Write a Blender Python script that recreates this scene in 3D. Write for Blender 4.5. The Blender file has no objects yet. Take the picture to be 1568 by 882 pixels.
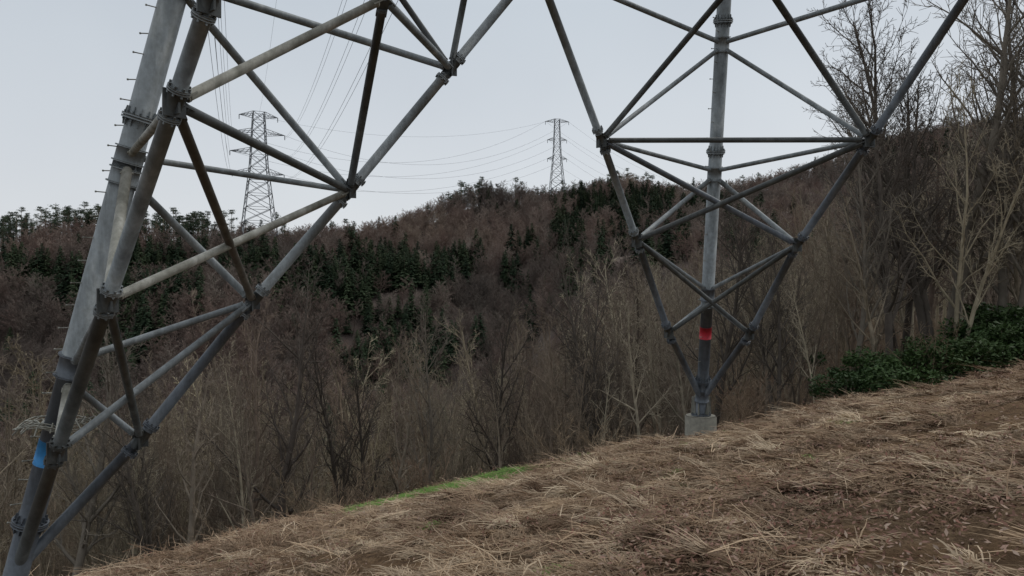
import bpy, math, random
import numpy as np
from mathutils import Vector, Matrix
random.seed(7); NR=np.random.RandomState(11)
F=1120.0
scene=bpy.context.scene
def ray(px,py): return Vector(((px-784)/F,1.0,(441-py)/F))
# ------------------------------------------------------------------ materials
def newmat(name):
    m=bpy.data.materials.new(name); m.use_nodes=True
    nt=m.node_tree; b=nt.nodes['Principled BSDF']; return m,nt,b
def ramp(nt,fac,stops):
    r=nt.nodes.new('ShaderNodeValToRGB'); e=r.color_ramp.elements
    while len(e)<len(stops): e.new(0.5)
    for i,(p,c) in enumerate(stops): e[i].position=p; e[i].color=(c[0],c[1],c[2],1)
    nt.links.new(fac,r.inputs[0]); return r.outputs[0]
def noise(nt,scale,detail=5,vec=None,rough=.6):
    n=nt.nodes.new('ShaderNodeTexNoise'); n.inputs['Scale'].default_value=scale
    n.inputs['Detail'].default_value=detail; n.inputs['Roughness'].default_value=rough
    if vec is not None: nt.links.new(vec,n.inputs['Vector'])
    return n.outputs['Fac']
def objco(nt,scale=(1,1,1)):
    t=nt.nodes.new('ShaderNodeTexCoord'); mp=nt.nodes.new('ShaderNodeMapping')
    mp.inputs['Scale'].default_value=scale; nt.links.new(t.outputs['Object'],mp.inputs['Vector']); return mp.outputs[0]
def mix(nt,fac,a,b,mode='MIX'):
    m=nt.nodes.new('ShaderNodeMix'); m.data_type='RGBA'; m.blend_type=mode
    for s,v in ((m.inputs[0],fac),(m.inputs[6],a),(m.inputs[7],b)):
        if hasattr(v,'is_linked') or hasattr(v,'links'): nt.links.new(v,s)
        elif isinstance(v,(int,float)): s.default_value=v
        else: s.default_value=(v[0],v[1],v[2],1)
    return m.outputs[2]
def steel(name,c1,c2,c3,metal=.2,rough=.55):
    m,nt,b=newmat(name)
    n=noise(nt,1.3,8,objco(nt,(3,3,1)))
    c=ramp(nt,n,[(.3,c1),(.55,c2),(.72,c3)])
    n2=noise(nt,14,4,objco(nt))
    c=mix(nt,.5,c,ramp(nt,n2,[(.3,(.5,.49,.47)),(.7,(1,1,1))]),'MULTIPLY')
    n4=noise(nt,1.0,6,objco(nt,(6,6,.7)),.7)
    c=mix(nt,.55,c,ramp(nt,n4,[(.40,(.50,.50,.48)),(.56,(1,1,1))]),'MULTIPLY')
    nt.links.new(c,b.inputs['Base Color']); b.inputs['Metallic'].default_value=metal; b.inputs['Roughness'].default_value=rough
    bp=nt.nodes.new('ShaderNodeBump'); bp.inputs['Strength'].default_value=.15; bp.inputs['Distance'].default_value=.01
    nt.links.new(n2,bp.inputs['Height']); nt.links.new(bp.outputs[0],b.inputs['Normal'])
    return m
M_ST=steel('galvanised_steel',(.165,.185,.195),(.245,.275,.29),(.34,.365,.365))
M_DK=steel('dark_steel',(.055,.062,.065),(.09,.10,.10),(.14,.15,.15))  # darker steel tone for some braces and the node plates
M_PL=steel('pale_weathered_steel',(.20,.20,.165),(.34,.34,.30),(.48,.48,.44),.1,.65)
M_BR=steel('brown_stained_steel',(.07,.058,.045),(.11,.095,.075),(.17,.155,.13),.1,.65)
M_LT=steel('lower_leg_steel',(.085,.10,.12),(.125,.145,.17),(.18,.20,.22))
def plain(name,c,rough=.6,metal=0):
    m,nt,b=newmat(name)
    n=noise(nt,9,5,objco(nt)); c2=[x*.65 for x in c]
    nt.links.new(ramp(nt,n,[(.3,c2),(.65,c)]),b.inputs['Base Color']); b.inputs['Roughness'].default_value=rough; b.inputs['Metallic'].default_value=metal
    return m
M_BLUE=plain('blue_band_paint',(.03,.24,.55)); M_RED=plain('red_band_paint',(.52,.02,.04))
M_CON=plain('concrete',(.25,.24,.20),.9); M_FAR=plain('distant_steel',(.20,.215,.23),.6,.1); M_WIRE=plain('conductor_wire',(.15,.16,.18),.5,.2)
def rndmat(name,stops,rough=.85,patch=None):
    m,nt,b=newmat(name)
    oi=nt.nodes.new('ShaderNodeObjectInfo')
    c=ramp(nt,oi.outputs['Random'],stops)
    n=noise(nt,2.5,4,objco(nt)); c=mix(nt,.7,c,ramp(nt,n,[(.3,(.5,.5,.5)),(.7,(1.25,1.25,1.25))]),'MULTIPLY')
    if patch:
        pn=noise(nt,patch[0],4,oi.outputs['Location'],.6); c=mix(nt,1.0,c,ramp(nt,pn,patch[1]),'MULTIPLY')
    nt.links.new(c,b.inputs['Base Color']); b.inputs['Roughness'].default_value=rough
    b.inputs['Specular IOR Level'].default_value=.15
    return m
M_BARK=rndmat('bark_grey',[(0,(.13,.105,.085)),(.3,(.26,.225,.18)),(.5,(.18,.135,.11)),(.75,(.42,.38,.29)),(1,(.12,.098,.08))],.85,
   (.09,[(.3,(.70,.66,.64)),(.5,(1,.98,.95)),(.7,(1.15,1.10,.92))]))
M_HERO=rndmat('bark_dark',[(0,(.085,.072,.06)),(.4,(.14,.12,.10)),(.7,(.21,.185,.15)),(1,(.12,.10,.085))])
M_HILLT=rndmat('twigs_hill_hazed',[(0,(.18,.145,.128)),(.35,(.25,.215,.19)),(.6,(.19,.145,.128)),(.85,(.30,.27,.235)),(1,(.15,.122,.11))],.85,  # distance haze put into the twig colours: paler and greyer
   (.022,[(.32,(.58,.58,.58)),(.46,(1,.95,.92)),(.56,(1.08,.94,.90)),(.68,(1.35,1.25,1.12))]))
M_SHR=rndmat('undergrowth_stems',[(0,(.24,.165,.115)),(.5,(.34,.26,.175)),(1,(.16,.12,.09))])
M_CONF=rndmat('conifer_needles',[(0,(.035,.058,.034)),(.5,(.055,.085,.046)),(1,(.078,.105,.055))])
M_PINE=rndmat('pine_needles',[(0,(.05,.07,.045)),(1,(.08,.105,.065))])
M_LEAF=rndmat('evergreen_leaf',[(0,(.032,.062,.020)),(.5,(.055,.095,.030)),(1,(.045,.075,.026))],.45)
M_STRAW=rndmat('dead_straw',[(0,(.50,.40,.285)),(.22,(.25,.175,.115)),(.45,(.62,.53,.40)),(.65,(.175,.115,.072)),(.85,(.43,.335,.235)),(1,(.29,.205,.14))],.8,
   (.55,[(.36,(.48,.41,.37)),(.5,(.95,.88,.83)),(.62,(1.18,1.13,1.06))]))
M_GRASS=rndmat('green_grass',[(0,(.10,.19,.035)),(1,(.16,.28,.06))],.7)
M_DLEAF=rndmat('dead_leaves',[(0,(.22,.11,.08)),(.4,(.14,.08,.058)),(.7,(.29,.17,.13)),(1,(.36,.28,.22))],.8)
# ------------------------------------------------------------------ mesh builder
class MB:
    def __init__(s): s.v=[];s.f=[];s.m=[];s.sm=[]
    def face(s,idx,m=0,sm=False): s.f.append(idx); s.m.append(m); s.sm.append(sm)
    def tube(s,pts,rad,n=8,m=0,cap=True):
        k=len(pts); base=len(s.v)
        for i in range(k):
            d=(pts[min(i+1,k-1)]-pts[max(i-1,0)]); d.normalize()
            a=Vector((0,0,1)) if abs(d.z)<.9 else Vector((1,0,0))
            u=d.cross(a); u.normalize(); w=u.cross(d)
            for j in range(n):
                t=2*math.pi*j/n; s.v.append(pts[i]+(u*math.cos(t)+w*math.sin(t))*rad[i])
        for i in range(k-1):
            for j in range(n):
                a0=base+i*n+j; a1=base+i*n+(j+1)%n
                s.face((a0,a1,a1+n,a0+n),m,True)
        if cap:
            s.face(tuple(base+j for j in range(n)),m); s.face(tuple(base+(k-1)*n+j for j in range(n-1,-1,-1)),m)
    def box(s,p,q,w,h,m=0,up=None):
        d=(q-p).normalized(); a=up if up is not None else (Vector((0,0,1)) if abs(d.z)<.9 else Vector((1,0,0)))
        u=d.cross(a).normalized(); v=u.cross(d); b=len(s.v)
        for o in (p,q):
            for su,sv in ((-1,-1),(1,-1),(1,1),(-1,1)): s.v.append(o+u*(su*w/2)+v*(sv*h/2))
        for fc in ((0,1,2,3),(7,6,5,4),(0,4,5,1),(1,5,6,2),(2,6,7,3),(3,7,4,0)): s.face(tuple(b+i for i in fc),m)
    def ring(s,c,d,R,t,m=0,n=20,bolts=0):
        d=d.normalized(); s.tube([c-d*t/2,c+d*t/2],[R,R],n,m)
        if bolts:
            a=Vector((0,0,1)) if abs(d.z)<.9 else Vector((1,0,0)); u=d.cross(a).normalized(); w=u.cross(d)
            for j in range(bolts):
                an=2*math.pi*j/bolts; o=c+(u*math.cos(an)+w*math.sin(an))*R*.86
                s.tube([o-d*(t/2+.03),o+d*(t/2+.03)],[.014,.014],6,m)
    def mesh(s,name,mats):
        me=bpy.data.meshes.new(name); me.from_pydata([tuple(v) for v in s.v],[],s.f)
        for mt in mats: me.materials.append(mt)
        me.polygons.foreach_set('material_index',s.m); me.polygons.foreach_set('use_smooth',s.sm); me.update(); return me
    def obj(s,name,mats,parent=None,loc=None,link=True):
        o=bpy.data.objects.new(name,s.mesh(name,mats))
        if link: scene.collection.objects.link(o)
        if parent is not None:
            o.parent=parent; o.location=-Vector(parent.location) if loc is None else loc
        return o
# ------------------------------------------------------------------ terrain
def vnoise(x,y,seed=0):
    xi=np.floor(x); yi=np.floor(y); fx=x-xi; fy=y-yi
    def h(a,b): 
        t=np.sin(a*127.1+b*311.7+seed*74.7)*43758.5453; return t-np.floor(t)
    fx=fx*fx*(3-2*fx); fy=fy*fy*(3-2*fy)
    return (h(xi,yi)*(1-fx)+h(xi+1,yi)*fx)*(1-fy)+(h(xi,yi+1)*(1-fx)+h(xi+1,yi+1)*fx)*fy
def fbm(x,y,seed=0,o=4):
    r=0;a=.5
    for i in range(o): r=r+a*vnoise(x*2**i,y*2**i,seed+i); a*=.5
    return r
R_PX=[0,60,160,300,420,480,540,600,650,700,740,800,850,900,960,1020,1100,1180,1250,1350,1450,1568]
R_PY=[380,362,362,374,378,376,376,362,342,320,308,310,318,306,292,302,304,288,268,230,208,198]
def yridge(px): return np.interp(px,[0,500,680,860,1000,1568],[250,260,330,350,420,440])
def ycrest(x): return np.interp(x,[-30,-8.3,-5.8,-3,3.8,6.8,14.6,40],[8,14.6,17.6,18.2,19.4,18.8,20.8,26])
def T(x,y):
    x=np.asarray(x,float); y=np.asarray(y,float)
    th=np.arctan2(x,y); r=np.hypot(x,y); tc=np.clip(th,-.87,.87); ye=r*np.cos(tc); px=784+F*np.tan(tc)
    yc=ycrest(x); k=.5; d=np.where((y-yc)/k>30,y-yc,k*np.log1p(np.exp(np.clip((y-yc)/k,-30,30))))
    m=np.interp(x,[4,9,17,60],[1,.7,.28,.22])
    yy=y-d
    z=-1.6-.163*np.clip(yy,-40,99)+5.4*np.tanh(x/25)
    dd=np.clip(d,0,120)
    z=z-m*(.3*dd+3.2*(1-np.exp(-dd/12)))
    near=1/(1+np.exp((r-30)/4))
    z=z+near*(.22*(fbm(x*.7,y*.7,3)-.47)+.17*(fbm(x*2.2,y*2.8,5,3)-.45))
    z=z-.26*np.exp(-((x-4.8)/1.2)**2-((y-18.0)/1.3)**2)
    z=z+(1-near)*1.6*(fbm(x/14,y/14,9)-.47)
    yr=yridge(px); zr=yr*(441-np.interp(px,R_PX,R_PY))/F
    t=np.clip((ye-120)/(yr-120),0,1); s=t*(.75+.25*t)
    fold=np.sin(np.pi*np.clip(t,0,1))
    zf=z*(1-s)+zr*s+fold*(46*(fbm(x/60,y/75,21,3)-.46)+12*(fbm(x/22,y/22,31,2)-.37))
    over=np.clip(ye-yr,0,600); zf=zf-over*.35
    return np.where(ye>120,zf,z)
def soilmask(x,y):
    a=np.clip((x-7.5)/3,0,1)*np.clip((y-14.4)/2.0,0,1)
    b=np.exp(-(((x-3.6)/2.4)**2+((y-16.4)/1.3)**2)*1.3)
    c=.7*np.exp(-(((x-7.5)/3.5)**2+((y-10)/1.2)**2))
    n=fbm(x*.9,y*.9,41); n2=fbm(x*.35,y*1.1,47); n3=fbm(x*1.5,y*1.9,49)
    return np.clip((a+b+c)*(.5+1.2*n)+np.clip((n2-.51)*5,0,.6)+np.clip((n3-.54)*6,0,.7),0,1)
def greenmask(x,y): 
    yc=17.15+.06*(x+1.5)
    return np.clip(2.0*np.exp(-((x+1.5)/1.85)**4-((y-yc)/.8)**2)*(.4+fbm(x*2,y*2,51)),0,1)
ang=list(np.arange(-180,-52,4.0))+list(np.arange(-52,52,.22))+list(np.arange(52,180,4.0))
ang=np.radians(np.array(ang)); NA=len(ang)
rad=[.35]
while rad[-1]<1500: rad.append(rad[-1]*(1.022 if rad[-1]<28 else 1.03))
rad=np.array(rad); NRd=len(rad)
A,Rr=np.meshgrid(ang,rad); X=Rr*np.sin(A); Y=Rr*np.cos(A); Z=T(X,Y)
verts=np.stack([X.ravel(),Y.ravel(),Z.ravel()],1)
verts=np.vstack([verts,[[0,0,float(T(0,0))]]])
i,j=np.meshgrid(np.arange(NRd-1),np.arange(NA),indexing='ij'); j2=(j+1)%NA
quads=np.stack([i*NA+j,i*NA+j2,(i+1)*NA+j2,(i+1)*NA+j],-1).reshape(-1,4)[:,::-1]
me=bpy.data.meshes.new('ground')
tri=[(len(verts)-1,int(b),int(a)) for a,b in zip(range(NA),[(q+1)%NA for q in range(NA)])]
me.from_pydata(verts.tolist(),[],quads.tolist()+tri); me.update()
me.polygons.foreach_set('use_smooth',[True]*len(me.polygons))
vx,vy=verts[:,0],verts[:,1]
def attr(me,n,d):
    a=me.attributes.new(n,'FLOAT','POINT'); a.data.foreach_set('value',np.asarray(d,np.float32))
rr=np.hypot(vx,vy)
attr(me,'soil',soilmask(vx,vy)); attr(me,'green',greenmask(vx,vy))
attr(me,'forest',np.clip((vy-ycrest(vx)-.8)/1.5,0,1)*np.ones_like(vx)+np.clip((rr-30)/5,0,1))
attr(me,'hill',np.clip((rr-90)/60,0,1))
ground=bpy.data.objects.new('ground',me); scene.collection.objects.link(ground)
m,nt,b=newmat('ground_surface')
def at(n):
    a=nt.nodes.new('ShaderNodeAttribute'); a.attribute_name=n; return a.outputs['Fac']
co=objco(nt)
n1=noise(nt,4,8,co,.7); n2=noise(nt,28,6,objco(nt,(1,.35,1)),.7)
straw=ramp(nt,n2,[(.32,(.065,.042,.026)),(.5,(.16,.112,.07)),(.68,(.35,.275,.185))])
straw=mix(nt,.75,straw,ramp(nt,n1,[(.35,(.42,.36,.32)),(.6,(1,1,1))]),'MULTIPLY')
soil=ramp(nt,n1,[(.3,(.075,.045,.026)),(.5,(.155,.098,.055)),(.7,(.26,.17,.098))])
soil=mix(nt,.6,soil,ramp(nt,n2,[(.35,(.4,.38,.35)),(.6,(1.1,1.1,1.1))]),'MULTIPLY')
c=mix(nt,at('soil'),straw,soil)
c=mix(nt,at('green'),c,ramp(nt,n1,[(.3,(.06,.115,.02)),(.7,(.13,.22,.045))]))
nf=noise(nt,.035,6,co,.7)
forest=ramp(nt,n1,[(.3,(.036,.026,.019)),(.55,(.070,.050,.037)),(.75,(.125,.095,.07))])  # near floor painted darker as the shadow between the trunks
hillc_hazed=ramp(nt,nf,[(.35,(.07,.06,.053)),(.5,(.13,.102,.09)),(.65,(.185,.155,.13))])  # hill floor greyed in its colour to stand for aerial haze
forest=mix(nt,at('hill'),forest,hillc_hazed)
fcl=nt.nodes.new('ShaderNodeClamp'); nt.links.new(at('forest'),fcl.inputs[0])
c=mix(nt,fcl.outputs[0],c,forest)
nt.links.new(c,b.inputs['Base Color']); b.inputs['Roughness'].default_value=.95; b.inputs['Specular IOR Level'].default_value=.1
bp=nt.nodes.new('ShaderNodeBump'); bp.inputs['Strength'].default_value=1; bp.inputs['Distance'].default_value=.06
nt.links.new(n2,bp.inputs['Height']); nt.links.new(bp.outputs[0],b.inputs['Normal'])
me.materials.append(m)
# ------------------------------------------------------------------ scatter
def scatter(name,pts,rots,scl,idx,objs):
    col=bpy.data.collections.new(name+'_kinds')
    for o in objs: col.objects.link(o)
    me=bpy.data.meshes.new(name); me.from_pydata([tuple(p) for p in pts],[],[])
    a=me.attributes.new('rot','FLOAT_VECTOR','POINT'); a.data.foreach_set('vector',np.asarray(rots,np.float32).ravel())
    a=me.attributes.new('scl','FLOAT_VECTOR','POINT'); a.data.foreach_set('vector',np.asarray(scl,np.float32).ravel())
    a=me.attributes.new('idx','INT','POINT'); a.data.foreach_set('value',np.asarray(idx,np.int32))
    ob=bpy.data.objects.new(name,me); scene.collection.objects.link(ob)
    ng=bpy.data.node_groups.new(name,'GeometryNodeTree')
    ng.interface.new_socket('Geometry',in_out='INPUT',socket_type='NodeSocketGeometry')
    ng.interface.new_socket('Geometry',in_out='OUTPUT',socket_type='NodeSocketGeometry')
    gi=ng.nodes.new('NodeGroupInput'); go=ng.nodes.new('NodeGroupOutput')
    ip=ng.nodes.new('GeometryNodeInstanceOnPoints'); ci=ng.nodes.new('GeometryNodeCollectionInfo')
    ci.inputs['Collection'].default_value=col; ci.inputs['Separate Children'].default_value=True; ci.inputs['Reset Children'].default_value=True
    def na(n,t):
        k=ng.nodes.new('GeometryNodeInputNamedAttribute'); k.data_type=t; k.inputs['Name'].default_value=n
        return [o for o in k.outputs if o.enabled and o.name=='Attribute'][0]
    ng.links.new(gi.outputs[0],ip.inputs['Points']); ng.links.new(ci.outputs[0],ip.inputs['Instance'])
    ip.inputs['Pick Instance'].default_value=True
    ng.links.new(na('idx','INT'),ip.inputs['Instance Index']); ng.links.new(na('rot','FLOAT_VECTOR'),ip.inputs['Rotation'])
    ng.links.new(na('scl','FLOAT_VECTOR'),ip.inputs['Scale']); ng.links.new(ip.outputs[0],go.inputs[0])
    md=ob.modifiers.new('scatter','NODES'); md.node_group=ng
    return ob
# ------------------------------------------------------------------ trees (unit height 10 m)
def grow(mb,rng,p,d,L,r,lvl,P):
    ns=P['seg'][lvl]; pts=[p.copy()]; rd=[r]; dirs=[d.copy()]; rm=P['rmin']
    for i in range(ns):
        w=P['wob'][lvl]
        d=(d+Vector((rng.gauss(0,w),rng.gauss(0,w),rng.gauss(0,w)))+Vector((0,0,P['trop'][lvl]))).normalized()
        p=p+d*(L/ns); pts.append(p); dirs.append(d); rd.append(max(rm*.6,r*(1-.85*(i+1)/ns)))
    mb.tube(pts,rd,P['sides'][lvl],0,False)
    if lvl>=P['levels']: return
    n=P['n'][lvl]; st=P['start'][lvl]
    for k in range(n):
        t=st+(1-st)*(k+rng.random())/n; t=min(t,.98); f=t*ns; ii=int(f); fr=f-ii
        q=pts[ii].lerp(pts[ii+1],fr); dd=dirs[ii+1]; rl=rd[ii]*(1-fr)+rd[ii+1]*fr
        az=rng.random()*2*math.pi if lvl else k*2.4+rng.random()
        a=Vector((0,0,1)) if abs(dd.z)<.9 else Vector((1,0,0)); u=dd.cross(a).normalized(); w=u.cross(dd)
        an=math.radians(rng.uniform(*P['ang'][lvl])); nd=dd*math.cos(an)+(u*math.cos(az)+w*math.sin(az))*math.sin(an)
        cl=L*P['lr'][lvl]*(1-.6*(t-st)/(1-st+1e-6))*rng.uniform(.65,1.25)
        grow(mb,rng,q,nd.normalized(),cl,max(rm,rl*rng.uniform(.42,.66)),lvl+1,P)
def bare(seed,kind):
    rng=random.Random(seed); mb=MB()
    P=dict(levels=3,seg=[9,4,3,1],sides=[6,4,3,3],n=[16,6,5],start=[.22,.12,.1],wob=[.065,.14,.2,.2],trop=[.03,.10,.07,.05],
           ang=[(22,50),(25,55),(25,60)],lr=[.38,.42,.5],rmin=.011)
    if kind=='hero': P.update(n=[22,10,6],rmin=.0085,seg=[10,5,3,2],wob=[.06,.14,.18,.2])
    if kind=='hill': P.update(seg=[5,3,2,1],sides=[4,3,3,3],n=[14,8,4],rmin=.032,ang=[(30,65),(25,55),(25,60)],lr=[.40,.45,.55])
    if kind=='shrub': P.update(levels=2,seg=[4,2,1],sides=[3,3,3],n=[8,4],wob=[.16,.2,.2],lr=[.4,.5],rmin=.024,start=[.15,.1],ang=[(20,50),(20,50)])
    if kind=='shrub':
        for k in range(7):
            a=rng.random()*6.28; grow(mb,rng,Vector((rng.gauss(0,1.2),rng.gauss(0,1.2),-.3)),Vector((math.cos(a)*.5,math.sin(a)*.5,1)).normalized(),rng.uniform(6,10),.08,0,P)
    else:
        stems=rng.choice([1,1,2,3])
        rb_=rng.uniform(.11,.16)*(1.15 if kind=='hero' else 1)
        for k in range(stems):
            tilt=rng.uniform(0,.08) if stems==1 else rng.uniform(.12,.28); a=rng.random()*6.28
            grow(mb,rng,Vector((0,0,-.4)),Vector((math.cos(a)*tilt,math.sin(a)*tilt,1)).normalized(),rng.uniform(9.3,10.6)*(1 if k==0 else .85),rb_/(1 if stems==1 else 1.25),0,P)
    return mb
def leafquad(mb,c,s,rng,m=0,flat=0):
    n=Vector((rng.gauss(0,1),rng.gauss(0,1),rng.gauss(0,1)+flat)).normalized()
    a=Vector((rng.gauss(0,1),rng.gauss(0,1),rng.gauss(0,1))); u=n.cross(a).normalized(); w=u.cross(n)
    b=len(mb.v); mb.v+= [c-u*s,c+w*s*.42,c+u*s,c-w*s*.42]; mb.face((b,b+1,b+2,b+3),m)
def conifer(seed):
    rng=random.Random(seed); mb=MB(); mb.tube([Vector((0,0,-.5)),Vector((0,0,9.8))],[.16,.02],5,1,False)
    NL=24
    for i in range(NL):
        t=i/NL; z=1.2+8.7*t; R=(1-t)**.8*1.9*rng.uniform(.75,1.15)+.12
        for k in range(9):
            a=rng.random()*6.28; 
            for q in range(5):
                f=(q+.6)/5; r=R*f*rng.uniform(.85,1.1); c=Vector((math.cos(a)*r,math.sin(a)*r,z-f*R*.35+rng.gauss(0,.06)))
                d=Vector((math.cos(a+rng.gauss(0,.5)),math.sin(a+rng.gauss(0,.5)),-.35)); s=R*.20+.10
                sd=d.cross(Vector((0,0,1))).normalized(); b=len(mb.v)
                mb.v+=[c-sd*s*.8,c+sd*s*.8,c+d*s*1.8]; mb.face((b,b+1,b+2),0)
    return mb
def pine(seed):
    rng=random.Random(seed); mb=MB(); mb.tube([Vector((0,0,-.5)),Vector((.15,0,5)),Vector((0,.1,9.6))],[.17,.13,.05],5,1,False)
    for i in range(13):
        z=rng.uniform(5.6,9.9); a=rng.random()*6.28; R=rng.uniform(.3,1.7)*(1.15-abs(z-7)/5); c=Vector((math.cos(a)*R,math.sin(a)*R,z+.2))
        mb.tube([Vector((0,0,z-.5)),c],[.05,.025],3,1,False)
        for k in range(36): leafquad(mb,c+Vector((rng.gauss(0,.40),rng.gauss(0,.40),rng.gauss(0,.14))),.2,rng)
    return mb
KB=[bare(100+k,'forest').obj('forest_tree_kind_%d'%k,[M_BARK],link=False) for k in range(8)]
KH=[bare(200+k,'hill').obj('hill_tree_kind_%d'%k,[M_HILLT],link=False) for k in range(5)]
KS=[bare(300+k,'shrub').obj('undergrowth_kind_%d'%k,[M_SHR],link=False) for k in range(3)]
KC=[conifer(400+k).obj('conifer_kind_%d'%k,[M_CONF,M_BARK],link=False) for k in range(3)]
KP=[pine(500+k).obj('pine_kind_%d'%k,[M_PINE,M_BARK],link=False) for k in range(3)]
TOPX=[0,100,250,330,420,500,600,700,800,900,1000,1100,1200,1300,1400,1500,1568,2000]
TOPY=[500,520,540,480,440,500,490,430,465,350,410,340,300,220,120,60,40,20]
def treeh(x,y,z,lo=5,hi=15):
    px=784+F*x/y; zt=y*(441-np.interp(px,TOPX,TOPY))/F
    return np.clip(zt-z,lo,hi)
hero=[bare(700+k,'hero').mesh('bare_tree_mesh_%d'%k,[M_HERO]) for k in range(5)]
HT=[(-7.9,24,10.5),(-5.4,25.5,9),(-3.1,24,7.5),(-.6,27,9.0),(3.0,25,9.2),(7.1,26,9.5),(9.0,24.5,8.5),(11.4,25,10),(13.2,25.5,12),
    (14.9,26,14),(16.0,27,15),(17.0,25.5,14.5),(18.0,26.5,16),(19.3,26.5,16),(-10.6,22,8.5),(-12.8,21,9.5),(16.4,31,16),(19.5,30,17)]
for k,(x,y,h) in enumerate(HT):
    o=bpy.data.objects.new('bare_tree',hero[k%5]); scene.collection.objects.link(o)
    o.location=(x,y,float(T(x,y))); s=h/10; o.scale=(s*random.uniform(.8,.98),)*2+(s,); o.rotation_euler=(0,0,random.random()*6.28)
pts=[];rt=[];sc=[];ix=[]
cells={}
tries=0
while len(pts)<700 and tries<60000:
    tries+=1
    y=math.sqrt(random.uniform(20**2,128**2)); u=random.uniform(-.84,.84); x=u*y
    dmin=2.0 if y<45 else 3.0
    if u>.35: dmin*=1.2
    if y<ycrest(x)+2.8: continue
    key=(int(x//4),int(y//4)); bad=False
    for a in (-1,0,1):
        for b_ in (-1,0,1):
            for q in cells.get((key[0]+a,key[1]+b_),[]):
                if (q[0]-x)**2+(q[1]-y)**2<dmin*dmin: bad=True
    if bad: continue
    cells.setdefault(key,[]).append((x,y)); z=float(T(x,y)); hm=float(treeh(x,y,z,4,15.5)); h=hm*random.uniform(.6,1.0)
    pts.append((x,y,z)); rt.append((random.gauss(0,.06),random.gauss(0,.06),random.random()*6.28)); s=h/10; sc.append((s*random.uniform(.8,1.05),)*2+(s,)); ix.append(random.randrange(8))
for k in range(110):
    y=random.uniform(22,40); u=random.uniform(-.75,.5); x=u*y
    if y<ycrest(x)+2: continue
    z=float(T(x,y)); h=float(treeh(x,y,z,4,14))*random.uniform(.45,.85); s=h/10
    pts.append((x,y,z)); rt.append((random.gauss(0,.08),random.gauss(0,.08),random.random()*6.28)); sc.append((s*.7,s*.7,s)); ix.append(random.randrange(8))
scatter('bare_forest',pts,rt,sc,ix,KB)
pts=[];rt=[];sc=[];ix=[]
for k in range(1300):
    y=math.sqrt(random.uniform(19**2,75**2)); u=random.uniform(-.8,.8); x=u*y
    if y<ycrest(x)+1.6: continue
    z=float(T(x,y)); s=random.uniform(.10,.28); pts.append((x,y,z)); rt.append((0,0,random.random()*6.28)); sc.append((s,s,s)); ix.append(random.randrange(3))
scatter('forest_undergrowth',pts,rt,sc,ix,KS)
# hillside woods with planted conifer stands
BL=[(520,455,80,32),(645,440,58,34),(600,425,22,32),(790,445,20,22),(870,390,24,44),(905,335,26,20),(975,335,65,24),(450,470,45,24),(200,430,75,18),(120,470,60,20),(1080,335,40,14),(1520,430,30,30),(380,430,45,24),(60,440,65,18),(700,430,22,24),(270,470,40,16)]
pts=[];rt=[];sc=[];ix=[];cp=[];cr=[];cs=[];cx=[];pp=[];pr=[];ps=[];pxi=[]
N=9500
for k in range(N):
    u=random.uniform(-.8,.8); px=784+F*u; yr=float(yridge(px))
    if k<1200: y=yr+random.uniform(-14,8)
    else: y=math.sqrt(random.uniform(112**2,(yr+6)**2))
    x=u*y; z=float(T(x,y)); py=441-F*z/y
    inb=any(((px-bx)/sx)**2+((py-by)/sy)**2<1+random.gauss(0,.35) for bx,by,sx,sy in BL) and random.random()<.8
    inb=inb or (float(fbm(x/34,y/34,83))>.60 and random.random()<.6)
    if (inb and y<yr-12) or random.random()<.02:
        s=random.uniform(.65,1.3); cp.append((x,y,z)); cr.append((0,0,random.random()*6)); cs.append((s*1.1,s*1.1,s)); cx.append(random.randrange(3)); continue
    ridge=abs(y-yr)<10
    if ridge and ((px<330 and random.random()<.45) or (690<px<745 and random.random()<.35) or (930<px<1010 and random.random()<.25) or random.random()<.04):
        s=random.uniform(.8,1.3); pp.append((x,y,z)); pr.append((0,0,random.random()*6)); ps.append((s*.8,s*.8,s)); pxi.append(random.randrange(3)); continue
    if ridge and px<330 and random.random()<.5: continue
    s=random.uniform(.5,1.05)*(.8 if ridge and px<560 else 1); pts.append((x,y,z)); rt.append((0,0,random.random()*6)); sc.append((s*1.2,s*1.2,s)); ix.append(random.randrange(5))
scatter('hillside_bare_woods',pts,rt,sc,ix,KH); scatter('hillside_conifers',cp,cr,cs,cx,KC); scatter('ridge_pines',pp,pr,ps,pxi,KP)
def shrub(seed,n=3400):
    rng=random.Random(seed); mb=MB(); lob=[(rng.gauss(0,.6),rng.gauss(0,.45),rng.uniform(.3,1.25),rng.uniform(.25,.5)) for _ in range(16)]
    for l in lob: mb.tube([Vector((0,0,-.2)),Vector((l[0]*.5,l[1]*.5,l[2]*.5)),Vector(l[:3])],[.03,.02,.008],4,1,False)
    for k in range(n):
        l=rng.choice(lob); v=Vector((rng.gauss(0,1),rng.gauss(0,1),rng.gauss(0,1))).normalized()*l[3]*rng.uniform(.45,1.15); v.z*=.8
        leafquad(mb,Vector(l[:3])+v,rng.uniform(.045,.09),rng,0,.8)
    return mb.mesh('evergreen_shrub_mesh',[M_LEAF,M_BARK])
sh=[shrub(1),shrub(2),shrub(3)]
for k,(x,y,s) in enumerate([(9.6,21.2,.75),(10.9,21.8,.92),(12.0,22.0,.85),(13.1,22.2,.98),(14.3,22.6,.8),(15.5,23.0,.92),(16.9,23.6,.95),(12.6,24.0,.95),(15.4,24.6,1.1),(17.6,25.4,1.3)]):
    o=bpy.data.objects.new('evergreen_shrub',sh[k%3]); scene.collection.objects.link(o)
    o.location=(x,y,float(T(x,y))); o.scale=(s*1.2,s*1.2,s); o.rotation_euler=(0,0,k*1.7)
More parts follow.
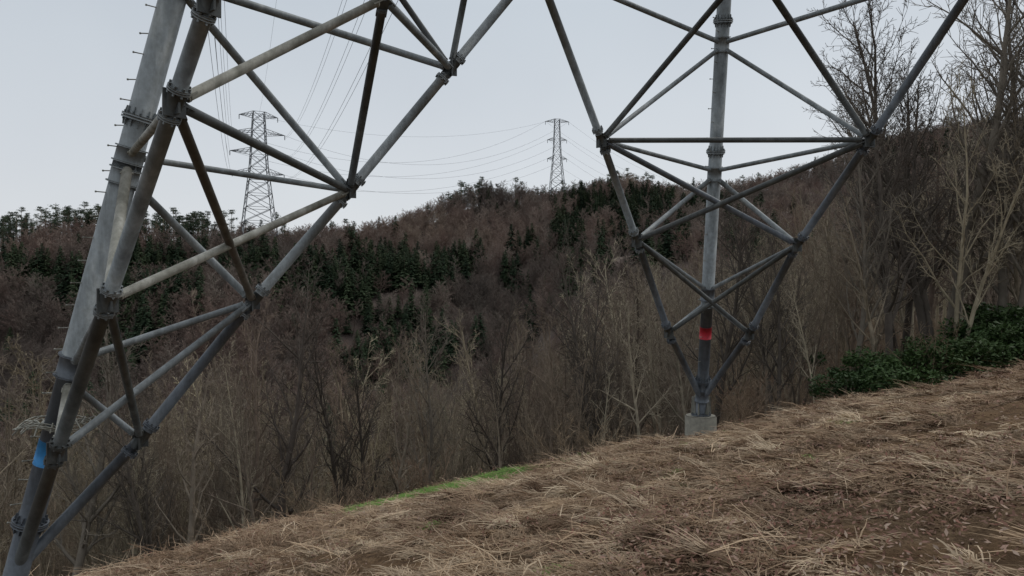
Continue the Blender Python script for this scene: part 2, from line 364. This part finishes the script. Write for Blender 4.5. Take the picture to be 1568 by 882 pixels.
# ------------------------------------------------------------------ straw, leaves, grass
def blades(seed,n,R,l0,l1,w,up,spread,m):
    rng=random.Random(seed); mb=MB()
    for k in range(n):
        p=Vector((rng.gauss(0,R),rng.gauss(0,R),0)); a=rng.gauss(0,spread); L=rng.uniform(l0,l1)
        d=Vector((math.cos(a),math.sin(a),rng.uniform(*up))).normalized(); sd=Vector((-math.sin(a),math.cos(a),rng.gauss(0,.4))).normalized()*w*rng.uniform(.6,1.4)
        b=len(mb.v); S=3
        for i in range(S+1):
            t=i/S; mb.v+=[p-sd*(1-t*.7),p+sd*(1-t*.7)]; d=(d+Vector((rng.gauss(0,.14),rng.gauss(0,.14),-.26*(1+up[1])))).normalized(); p=p+d*L/S
            if p.z<.01: p.z=.01+rng.random()*.02
        for i in range(S): mb.face((b+2*i,b+2*i+1,b+2*i+3,b+2*i+2),0)
    return mb
KST=[blades(10+k,60,.07,.18,.46,.0052,(.1,.9),.6,0).obj('straw_kind_%d'%k,[M_STRAW],link=False) for k in range(4)]
KST+=[blades(20+k,50,.05,.12,.30,.0052,(.8,2.4),1.8,0).obj('straw_kind_%d'%(4+k),[M_STRAW],link=False) for k in range(2)]
KST+=[blades(30+k,24,.25,.30,.75,.0050,(.0,.15),.9,0).obj('straw_kind_%d'%(6+k),[M_STRAW],link=False) for k in range(2)]
pts=[];rt=[];sc=[];ix=[]
C=27000
ys=np.sqrt(NR.uniform(2.6**2,21.5**2,C)); us=NR.uniform(-.82,.82,C); xs=us*ys
so=soilmask(xs,ys); gm=greenmask(xs,ys); cl=fbm(xs*1.9,ys*2.5,61); zz=T(xs,ys); yc=ycrest(xs)
for k in range(C):
    if ys[k]>yc[k]+1.0: continue
    if abs(xs[k]-4.85)<.75 and ys[k]>17.4: continue
    pr_=(1-so[k]*.92)*min(1,max(.08,(cl[k]-.40)*8))*(1-min(1,2.2*gm[k]))
    if random.random()>pr_: continue
    s=random.uniform(.6,1.3)*(1.0 if ys[k]<12 else 1.15)
    pts.append((xs[k],ys[k],zz[k]-.01)); rt.append((random.gauss(0,.14),.1+random.gauss(0,.14),2.9+random.gauss(0,.85)+8*(cl[k]-.5))); sc.append((s,s,s*random.uniform(.7,2.1)))
    ix.append(random.choice([0,1,2,3,0,1,2,3,4,5,4,5,4,5,6,7]))
scatter('dead_straw',pts,rt,sc,ix,KST)
def leaves(seed):
    rng=random.Random(seed); mb=MB()
    for k in range(34): leafquad(mb,Vector((rng.gauss(0,.30),rng.gauss(0,.30),rng.uniform(.01,.06))),rng.uniform(.015,.034),rng,0,2.0)
    return mb
KL=[leaves(k).obj('leaf_kind_%d'%k,[M_DLEAF],link=False) for k in range(3)]
pts=[];rt=[];sc=[];ix=[]
for k in range(4200):
    y=math.sqrt(random.uniform(2.6**2,19**2)); u=random.uniform(-.8,.8); x=u*y
    if y>ycrest(x)+1.0: continue
    w=.18+.75*(1 if (u>.15 and y<8.5) else 0)
    if random.random()>w: continue
    pts.append((x,y,float(T(x,y)))); rt.append((0,0,random.random()*6)); sc.append((1,1,1)); ix.append(random.randrange(3))
scatter('dead_leaf_litter',pts,rt,sc,ix,KL)
KG=[blades(50+k,60,.10,.10,.26,.005,(.8,2.5),3,0).obj('grass_kind_%d'%k,[M_GRASS],link=False) for k in range(2)]
pts=[];rt=[];sc=[];ix=[]
for k in range(9500):
    if k<8900: x=random.uniform(-4.4,1.4); y=random.uniform(15.6,18.8)
    else: y=math.sqrt(random.uniform(4**2,19.5**2)); x=random.uniform(-.6,.6)*y
    if y>ycrest(x)+1.2: continue
    g=float(greenmask(x,y)) if k<8900 else (1 if float(fbm(x*.8,y*.8,71))>.62 else 0)
    if random.random()>g*.9: continue
    pts.append((x,y,float(T(x,y)))); rt.append((0,0,random.random()*6)); s=random.uniform(.6,1.1); sc.append((s,s,s*.75)); ix.append(random.randrange(2))
scatter('green_grass',pts,rt,sc,ix,KG)
# ------------------------------------------------------------------ near transmission tower
L1b=ray(12,925)*10.5; L1t=ray(264,0)*10.0; L2b=ray(1073,640)*18.8; L2t=ray(1109,0)*15.9
def onleg(b,t,py):
    s=(441-py)/F; d=t-b; k=(s*b.y-b.z)/(d.z-s*d.y); return b+d*k
def onplane(px,py,p0,v1,v2):
    n=v1.cross(v2); r=ray(px,py); return r*(n.dot(p0)/n.dot(r))
ax=Vector((L2b.x-L1b.x,L2b.y-L1b.y,0)); W=ax.length; ax.normalize(); cx_=Vector((ax.y,-ax.x,0))
PA=(L1b,L2b-L1b,cx_*.228+Vector((0,0,1))); PB=(L2b,cx_,L2t-L2b); PC=(L1b,cx_,L1t-L1b)
Acn=lambda px,py:onplane(px,py,*PA); Bcn=lambda px,py:onplane(px,py,*PB); Ccn=lambda px,py:onplane(px,py,*PC)
tc=Vector((L1b.x,L1b.y,0))+(ax+cx_)*(W/2)
tower=bpy.data.objects.new('transmission_tower',None); scene.collection.objects.link(tower); tower.location=(tc.x,tc.y,-2)
MATS=[M_ST,M_DK,M_PL,M_BR,M_LT,M_BLUE,M_RED]
ST,DK,PL,BR,LT=0,1,2,3,4
def legpt(b,t,z): return b+(t-b)*((z-b.z)/(t.z-b.z))
def leg(name,b,t,R,ztop,low_z,fl,bolt_dir,mats=(LT,ST),bolt=.13,rf=1.36):
    mb=MB(); d=(t-b).normalized(); n=28
    p=legpt(b,t,low_z); top=legpt(b,t,ztop)
    mb.tube([b,p],[R*.93,R*.93],n,mats[0]); mb.tube([p,top],[R,R],n,mats[1])
    for z in fl:
        mt=mats[0] if z<low_z else mats[1]
        q=legpt(b,t,z); mb.ring(q-d*.02,d,R*rf,.03,mt,28,14); mb.ring(q+d*.02,d,R*rf,.03,mt,28,14)
        for k in range(12):
            an=k*math.pi/6; u=d.cross(Vector((0,1,0))).normalized(); w=u.cross(d); o=(u*math.cos(an)+w*math.sin(an))
            mb.box(q+d*.04+o*R*1.1,q+d*.13+o*R*1.03,.010,R*.2,mt,o)
            mb.box(q-d*.04+o*R*1.1,q-d*.13+o*R*1.03,.010,R*.2,mt,o)
    z=b.z+1.2; k=0
    while z<ztop:
        q=legpt(b,t,z); bd=bolt_dir if k%2==0 else (bolt_dir+Vector((0,-.9,0))).normalized()
        mb.tube([q+bd*R*.9,q+bd*(R+bolt)],[.008,.008],6,PL); mb.tube([q+bd*(R+bolt-.01),q+bd*(R+bolt+.008)],[.014,.014],6,PL)
        z+=.31; k+=1
    return mb
R1=.172; R2=.150
zf=lambda b,t,py: onleg(b,t,py).z
l1=leg('leg',L1b,L1t,R1,16,zf(L1b,L1t,560),[zf(L1b,L1t,182),zf(L1b,L1t,800)],Vector((-1,-.1,0)).normalized())
d1=(L1t-L1b).normalized(); d2=(L2t-L2b).normalized()
q=onleg(L1b,L1t,690); l1.tube([q-d1*.2,q+d1*.16],[R1*.93+.006]*2,28,5)
q=onleg(L1b,L1t,652)
rng=random.Random(5)
l1.ring(q,d1,R1*1.12,.05,PL)
for k in range(16):
    a=k/16*6.28; o=Vector((math.cos(a),math.sin(a),0)); p=[]
    for t in (0,.33,.66,1): p.append(q+o*(R1+.34*t)+Vector((0,0,.10*math.sin(t*3)-.05*t+rng.gauss(0,.02)))+Vector((-o.y,o.x,0))*rng.gauss(0,.05)*t)
    l1.tube(p,[.010]*4,5,PL)
for rr_,zz_ in ((.25,0),(.31,.04),(.18,.05)):
    l1.tube([q+Vector((math.cos(a)*(R1+rr_),math.sin(a)*(R1+rr_),zz_+.05*math.sin(3*a))) for a in np.linspace(0,6.283,26)],[.009]*26,5,PL)
l1.obj('leg_left',MATS,tower)
l2=leg('leg',L2b,L2t,R2,16,zf(L2b,L2t,470),[zf(L2b,L2t,32),zf(L2b,L2t,232),zf(L2b,L2t,583)],Vector((-1,0,0)),(LT,ST),.07,1.42)
q=onleg(L2b,L2t,509); l2.tube([q-d2*.15,q+d2*.15],[R2*.93+.006]*2,28,6)
q=onleg(L2b,L2t,634); l2.ring(q,Vector((0,0,1)),.25,.04,LT,24,8)
for k in range(6):
    a=k*math.pi/3; o=Vector((math.cos(a),math.sin(a),0)); l2.box(q+o*.2,q+o*.17+Vector((0,0,.45)),.02,.12,PL,o)
l2.obj('leg_far',MATS,tower)
base1=onleg(L1b,L1t,872); base2=onleg(L2b,L2t,612)
apexA=Acn(821,-54); apexB=Bcn(1517,-62)
ce=Ccn(320,0); cdir=(ce-base1)
def onC(py):
    s=(441-py)/F; k=(s*base1.y-base1.z)/(cdir.z-s*cdir.y); return base1+cdir*k
A1={'n':Acn(690,105),'u':Acn(535,292),'m':Acn(387,462),'l':Acn(215,672)}
C1={'u':onC(158),'m':onC(460),'l':onC(692)}
A2={'u':Acn(921,215),'m':Acn(975,368),'l':Acn(1024,509)}
B2={'u':Bcn(1332,214),'m':Bcn(1221,375),'l':Bcn(1148,511)}
cn=base1+cdir*((A1['n'].z-base1.z)/cdir.z)
M1=(A1['n']+cn)/2; M2=(apexA+apexB)/2
br=MB()
def pipe(p,q,r,m,ends=True,ti=.16):
    d=(q-p).normalized(); L=(q-p).length; ti=min(ti,L*.2)
    a=p+d*ti; b=q-d*ti
    br.tube([a,b],[r,r],18,m)
    if ends:
        br.box(p+d*.02,a+d*.10,r*2.4,.022,m); br.box(b-d*.10,q-d*.02,r*2.4,.022,m)
        br.ring(a,d,r*1.1,.03,m,16); br.ring(b,d,r*1.1,.03,m,16)
def chain(nodes,r,m,mlow=None,fo=.24,fr=1.5):
    for i in range(len(nodes)-1):
        mm=m if (mlow is None or i>=mlow[1]) else mlow[0]
        br.tube([nodes[i],nodes[i+1]],[r,r],20,mm)
    for i in range(1,len(nodes)-1):
        mm=m if (mlow is None or i>=mlow[1]) else mlow[0]
        p=nodes[i]; d=(nodes[i+1]-nodes[i]).normalized()
        for s in (-fo,fo):
            br.ring(p+d*(s-.013),d,r*fr,.02,mm,20,8); br.ring(p+d*(s+.013),d,r*fr,.02,mm,20,8)
        br.ring(p,d,r*1.1,.30,DK,18)
        up=Vector((0,0,1)); sd=d.cross(up).normalized()
        br.box(p-Vector((0,0,.14)),p+Vector((0,0,.14)),.24,.022,DK,sd.cross(Vector((0,0,1))).normalized())
        br.box(p-Vector((0,0,.12)),p+Vector((0,0,.12)),.22,.024,DK,sd)
rb=.080
chain([base1,A1['l'],A1['m'],A1['u'],A1['n'],apexA],rb,ST,(LT,2))
chain([base1,C1['l'],C1['m'],C1['u'],ce,base1+cdir*1.45],rb*1.05,ST,(DK,2),.16,1.4)
chain([base2,A2['l'],A2['m'],A2['u'],apexA],rb*.95,ST,(LT,2))
chain([base2,B2['l'],B2['m'],B2['u'],apexB],rb*.95,LT,(LT,2))
def l1p(py): return onleg(L1b,L1t,py)
def l2p(py): return onleg(L2b,L2t,py)
pipe(C1['u'],A1['u'],.056,DK); pipe(C1['u'],A1['m'],.056,BR); pipe(C1['m'],A1['u'],.056,PL)
pipe(C1['m'],A1['l'],.052,DK); pipe(C1['l'],A1['m'],.055,ST)
pipe(C1['u'],l1p(238),.05,PL); pipe(C1['m'],l1p(248),.068,PL); pipe(C1['m'],l1p(560),.05,ST); pipe(C1['l'],l1p(578),.06,PL)
pipe(l1p(240),A1['u'],.045,ST); pipe(l1p(268),A1['m'],.058,ST); pipe(l1p(552),A1['m'],.052,ST); pipe(l1p(585),A1['l'],.048,ST)
pipe(l1p(-22),A1['u'],.058,ST); pipe(l1p(-28),A1['n'],.058,ST)
pipe(C1['u'],M1,.056,PL); pipe(A1['u'],M1,.060,DK); pipe(A1['n'],M1,.058,ST); pipe(cn,M1,.06,ST)
pipe(A1['n'],ray(585,-45)*12.0,.052,DK); pipe(A1['n'],ray(722,-60)*12.2,.056,DK)
pipe(A2['u'],B2['u'],.052,DK); pipe(A2['u'],B2['m'],.060,LT); pipe(B2['u'],A2['m'],.060,DK)
pipe(A2['m'],B2['l'],.052,DK); pipe(B2['m'],A2['l'],.052,DK)
for N_ in (A2,B2):
    pipe(N_['u'],l2p(72),.050,ST); pipe(N_['u'],l2p(262),.048,ST); pipe(N_['m'],l2p(270),.056,ST); pipe(N_['m'],l2p(445),.048,ST); pipe(N_['l'],l2p(462),.048,ST)
pipe(l2p(66),apexA,.052,ST); pipe(l2p(66),apexB,.052,ST); pipe(A2['u'],M2,.056,DK); pipe(B2['u'],M2,.060,DK)
pipe(apexA,apexB,.06,ST)
for b_,t_,R_,ps_ in ((L1b,L1t,R1,(-25,243,265,560)),(L2b,L2t,R2,(68,266,450,605))):
    d=(t_-b_).normalized()
    for py in ps_:
        p=onleg(b_,t_,py); mt=LT if py>440 else ST; br.ring(p,d,R_*1.08,.30,mt,24)
        for s in (-.15,.15): br.ring(p+d*s,d,R_*1.24,.018,mt,24)
br.obj('bracing',MATS,tower)
up=MB()
def gz(x,y): return float(T(x,y))
p3=L2b+cx_*W; p4=L1b+cx_*W
L3b=Vector((p3.x,p3.y,gz(p3.x,p3.y)+.35)); L4b=Vector((p4.x,p4.y,gz(p4.x,p4.y)+.35))
def ltop(b,z):
    v=Vector((tc.x-b.x,tc.y-b.y,0)); v.normalize(); return Vector((b.x,b.y,0))+v*.31*(z+4)+Vector((0,0,z))
L3t=ltop(L3b,16); L4t=ltop(L4b,16)
for b_,t_ in ((L3b,L3t),(L4b,L4t)):
    up.tube([b_,t_],[R1,R1],20,0)
apC=base1+cdir*1.45; apD=(legpt(L3b,L3t,6)+legpt(L4b,L4t,6))/2
up.tube([L4b+Vector((0,0,.4)),apC],[rb,rb],12,0); up.tube([L3b+Vector((0,0,.4)),apexB],[rb,rb],12,0)
up.tube([L4b+Vector((0,0,.4)),apD],[rb,rb],12,0); up.tube([L3b+Vector((0,0,.4)),apD],[rb,rb],12,0)
legs=[(L1b,L1t),(L2b,L2t),(L3b,L3t),(L4b,L4t)]; aps=[apexA,apexB,apD,apC]
for k in range(4):
    for ap in (aps[k],aps[k-1]):
        up.tube([ap,legpt(*legs[k],7.2)],[.06,.06],10,0)
prev=[legpt(b_,t_,16) for b_,t_ in legs]
for k in range(4):
    up.tube([legpt(*legs[k],7.2),legpt(*legs[(k+1)%4],16)],[.06,.06],8,0); up.tube([legpt(*legs[k],16),legpt(*legs[(k+1)%4],7.2)],[.06,.06],8,0)
ctr0=Vector((tc.x,tc.y,0))
for z in (22,28,33,38,43,48,53):
    hw=1.9 if z>26 else 2.8
    if z>45: hw=1.2
    cur=[ctr0+((ax*sx+cx_*sy)*hw)+Vector((0,0,z)) for sx,sy in ((-1,-1),(1,-1),(1,1),(-1,1))]
    for k in range(4):
        k2=(k+1)%4
        up.tube([prev[k],cur[k]],[.12,.12],8,0); up.tube([prev[k],cur[k2]],[.05,.05],6,0); up.tube([prev[k2],cur[k]],[.05,.05],6,0); up.tube([cur[k],cur[k2]],[.05,.05],6,0)
    prev=cur
ldir=Vector((-91-tc.x,262-tc.y,0)).normalized(); adir=Vector((ldir.y,-ldir.x,0))
near_arms=[]
for z,l in ((36,9),(43,8.5),(50,8)):
    for s in (-1,1):
        tip=ctr0+adir*s*l+Vector((0,0,z)); near_arms.append(tip)
        for o in (-1,1):
            up.tube([ctr0+ldir*o*1.3+adir*s*1.3+Vector((0,0,z)),tip],[.06,.06],6,0); up.tube([ctr0+ldir*o*1.3+adir*s*1.3+Vector((0,0,z+1.8)),tip],[.05,.05],6,0)
up.obj('upper_body',MATS,tower)
cp_=MB()
for b_ in (L1b,L2b,L3b,L4b):
    t=b_.z+.02; g=gz(b_.x,b_.y)
    if b_ is L2b: t=onleg(L2b,L2t,636).z
    o=Vector((b_.x,b_.y,0)); cp_.tube([o+Vector((0,0,min(g,t)-1.0)),o+Vector((0,0,t-.03)),o+Vector((0,0,t))],[.41,.395,.37],24,0)
cp_.obj('concrete_pedestals',[M_CON],tower)
# ------------------------------------------------------------------ distant towers
def far_tower(loc,H,bw,tw,arms,rot,th):
    mb=MB(); n=11; prev=None
    zs=[H*(1-(1-i/n)**1.15) for i in range(n+1)]
    def hw(z):
        t=z/H
        return (bw*(1-t/.62)+tw*(t/.62))/2 if t<.62 else (tw*(1-(t-.62)*.9))/2
    for z in zs:
        h=hw(z); cur=[Vector((sx*h,sy*h,z)) for sx,sy in ((-1,-1),(1,-1),(1,1),(-1,1))]
        if prev:
            for k in range(4):
                k2=(k+1)%4
                mb.tube([prev[k],cur[k]],[th*1.5]*2,4,0); mb.tube([prev[k],cur[k2]],[th]*2,4,0); mb.tube([prev[k2],cur[k]],[th]*2,4,0); mb.tube([cur[k],cur[k2]],[th*.8]*2,4,0)
        prev=cur
    tips=[]
    for z,l in arms:
        h=hw(z)
        for s in (-1,1):
            tip=Vector((s*l,0,z+.4)); tips.append(tip)
            for o in (-1,1):
                a=Vector((s*h,o*h,z)); b2=Vector((s*h,o*h,z+H*.035)); mb.tube([a,tip],[th]*2,4,0); mb.tube([b2,tip],[th]*2,4,0)
                for f in (.25,.5,.75): mb.tube([a.lerp(tip,f),b2.lerp(tip,f-.2)],[th*.7]*2,4,0)
            for f in (.2,.45,.7): mb.tube([Vector((s*h,-h,z)).lerp(tip,f),Vector((s*h,h,z)).lerp(tip,f+.15)],[th*.7]*2,4,0)
            mb.tube([tip,tip-Vector((0,0,1.6))],[th*1.6]*2,5,0)
    e=bpy.data.objects.new('transmission_tower',None); scene.collection.objects.link(e); e.location=loc; e.rotation_euler=(0,0,rot)
    o=mb.obj('lattice_frame',[M_FAR],e,Vector((0,0,0)))
    Mx=Matrix.Translation(loc)@Matrix.Rotation(rot,4,'Z'); return [Mx@t for t in tips]
y1=255; x1=(396-784)/F*y1; g1=gz(x1,y1); H1=y1*(441-170)/F-g1
t1=far_tower(Vector((x1,y1,g1-.5)),H1,12.5,5.6,[(H1*.55,8.6),(H1*.70,9.4),(H1*.84,8.8),(H1*.965,6.4)],.45,.095)
y2=348; x2=(853-784)/F*y2; g2=gz(x2,y2); H2=y2*(441-181)/F-g2
t2=far_tower(Vector((x2,y2,g2-.5)),H2,8.5,3.4,[(H2*.55,4.6),(H2*.76,4.6),(H2*.965,5.6)],.1,.085)
wm=MB()
def wire(a,b,sag,r):
    n=48; pts=[a.lerp(b,i/n)-Vector((0,0,4*sag*(i/n)*(1-i/n))) for i in range(n+1)]
    wm.tube(pts,[r]*(n+1),4,0,False)
for k in range(6):
    a=near_arms[k]; b=t1[k]
    for o in (-.3,.3): wire(a+adir*o,b+adir*o-Vector((0,0,1)),10,.028)
wire(ctr0+Vector((0,0,54)),(t1[6]+t1[7])/2,7,.02)
for k in range(6): wire(t1[k],t2[k],11+2*(k//2),.036)
wire((t1[6]+t1[7])/2,(t2[4]+t2[5])/2+Vector((0,0,1.5)),8,.03)
for k in range(6): wire(t2[k],t2[k]+Vector((130,160,-8)),12,.038)
wm.obj('power_lines',[M_WIRE])
# ------------------------------------------------------------------ world, sun, camera
w=bpy.data.worlds.new('World'); scene.world=w; w.use_nodes=True; nt=w.node_tree
bg=nt.nodes['Background']; sky=nt.nodes.new('ShaderNodeTexSky'); sky.sky_type='NISHITA'; sky.sun_disc=False
EL=math.radians(48); AZ=math.radians(60)
sky.sun_elevation=EL; sky.sun_rotation=AZ; sky.dust_density=4; sky.air_density=1
tcn=nt.nodes.new('ShaderNodeTexCoord'); sp=nt.nodes.new('ShaderNodeSeparateXYZ'); nt.links.new(tcn.outputs['Generated'],sp.inputs[0])
cloud=ramp(nt,sp.outputs['Z'],[(0,(.80,.825,.85)),(.16,(.69,.73,.775)),(.36,(.57,.625,.685)),(.7,(.84,.88,.92)),(1,(1,1,1))])
nz=noise(nt,1.6,4,tcn.outputs['Generated'],.5)
cloud=mix(nt,1.0,cloud,ramp(nt,nz,[(.3,(.92,.92,.93)),(.7,(1.06,1.06,1.05))]),'MULTIPLY')
sc_=nt.nodes.new('ShaderNodeVectorMath'); sc_.operation='SCALE'; sc_.inputs['Scale'].default_value=10.0; nt.links.new(cloud,sc_.inputs[0])
mx=mix(nt,.90,sky.outputs[0],sc_.outputs[0]); nt.links.new(mx,bg.inputs['Color']); bg.inputs['Strength'].default_value=.1
sl=bpy.data.lights.new('sun','SUN'); sl.energy=.9; sl.angle=math.radians(30); sl.color=(1,.96,.9)
so_=bpy.data.objects.new('sun',sl); scene.collection.objects.link(so_)
sd=Vector((math.sin(AZ)*math.cos(EL),math.cos(AZ)*math.cos(EL),math.sin(EL))); so_.rotation_euler=sd.to_track_quat('Z','Y').to_euler()
cam=bpy.data.cameras.new('camera'); co_=bpy.data.objects.new('camera',cam); scene.collection.objects.link(co_)
cam.sensor_width=36; cam.lens=F/1568*36; cam.clip_end=5000; cam.clip_start=.05
co_.location=(0,0,0); co_.rotation_euler=(math.radians(90),0,0); scene.camera=co_
scene.view_settings.view_transform='Standard'; scene.view_settings.look='None'; scene.view_settings.exposure=0
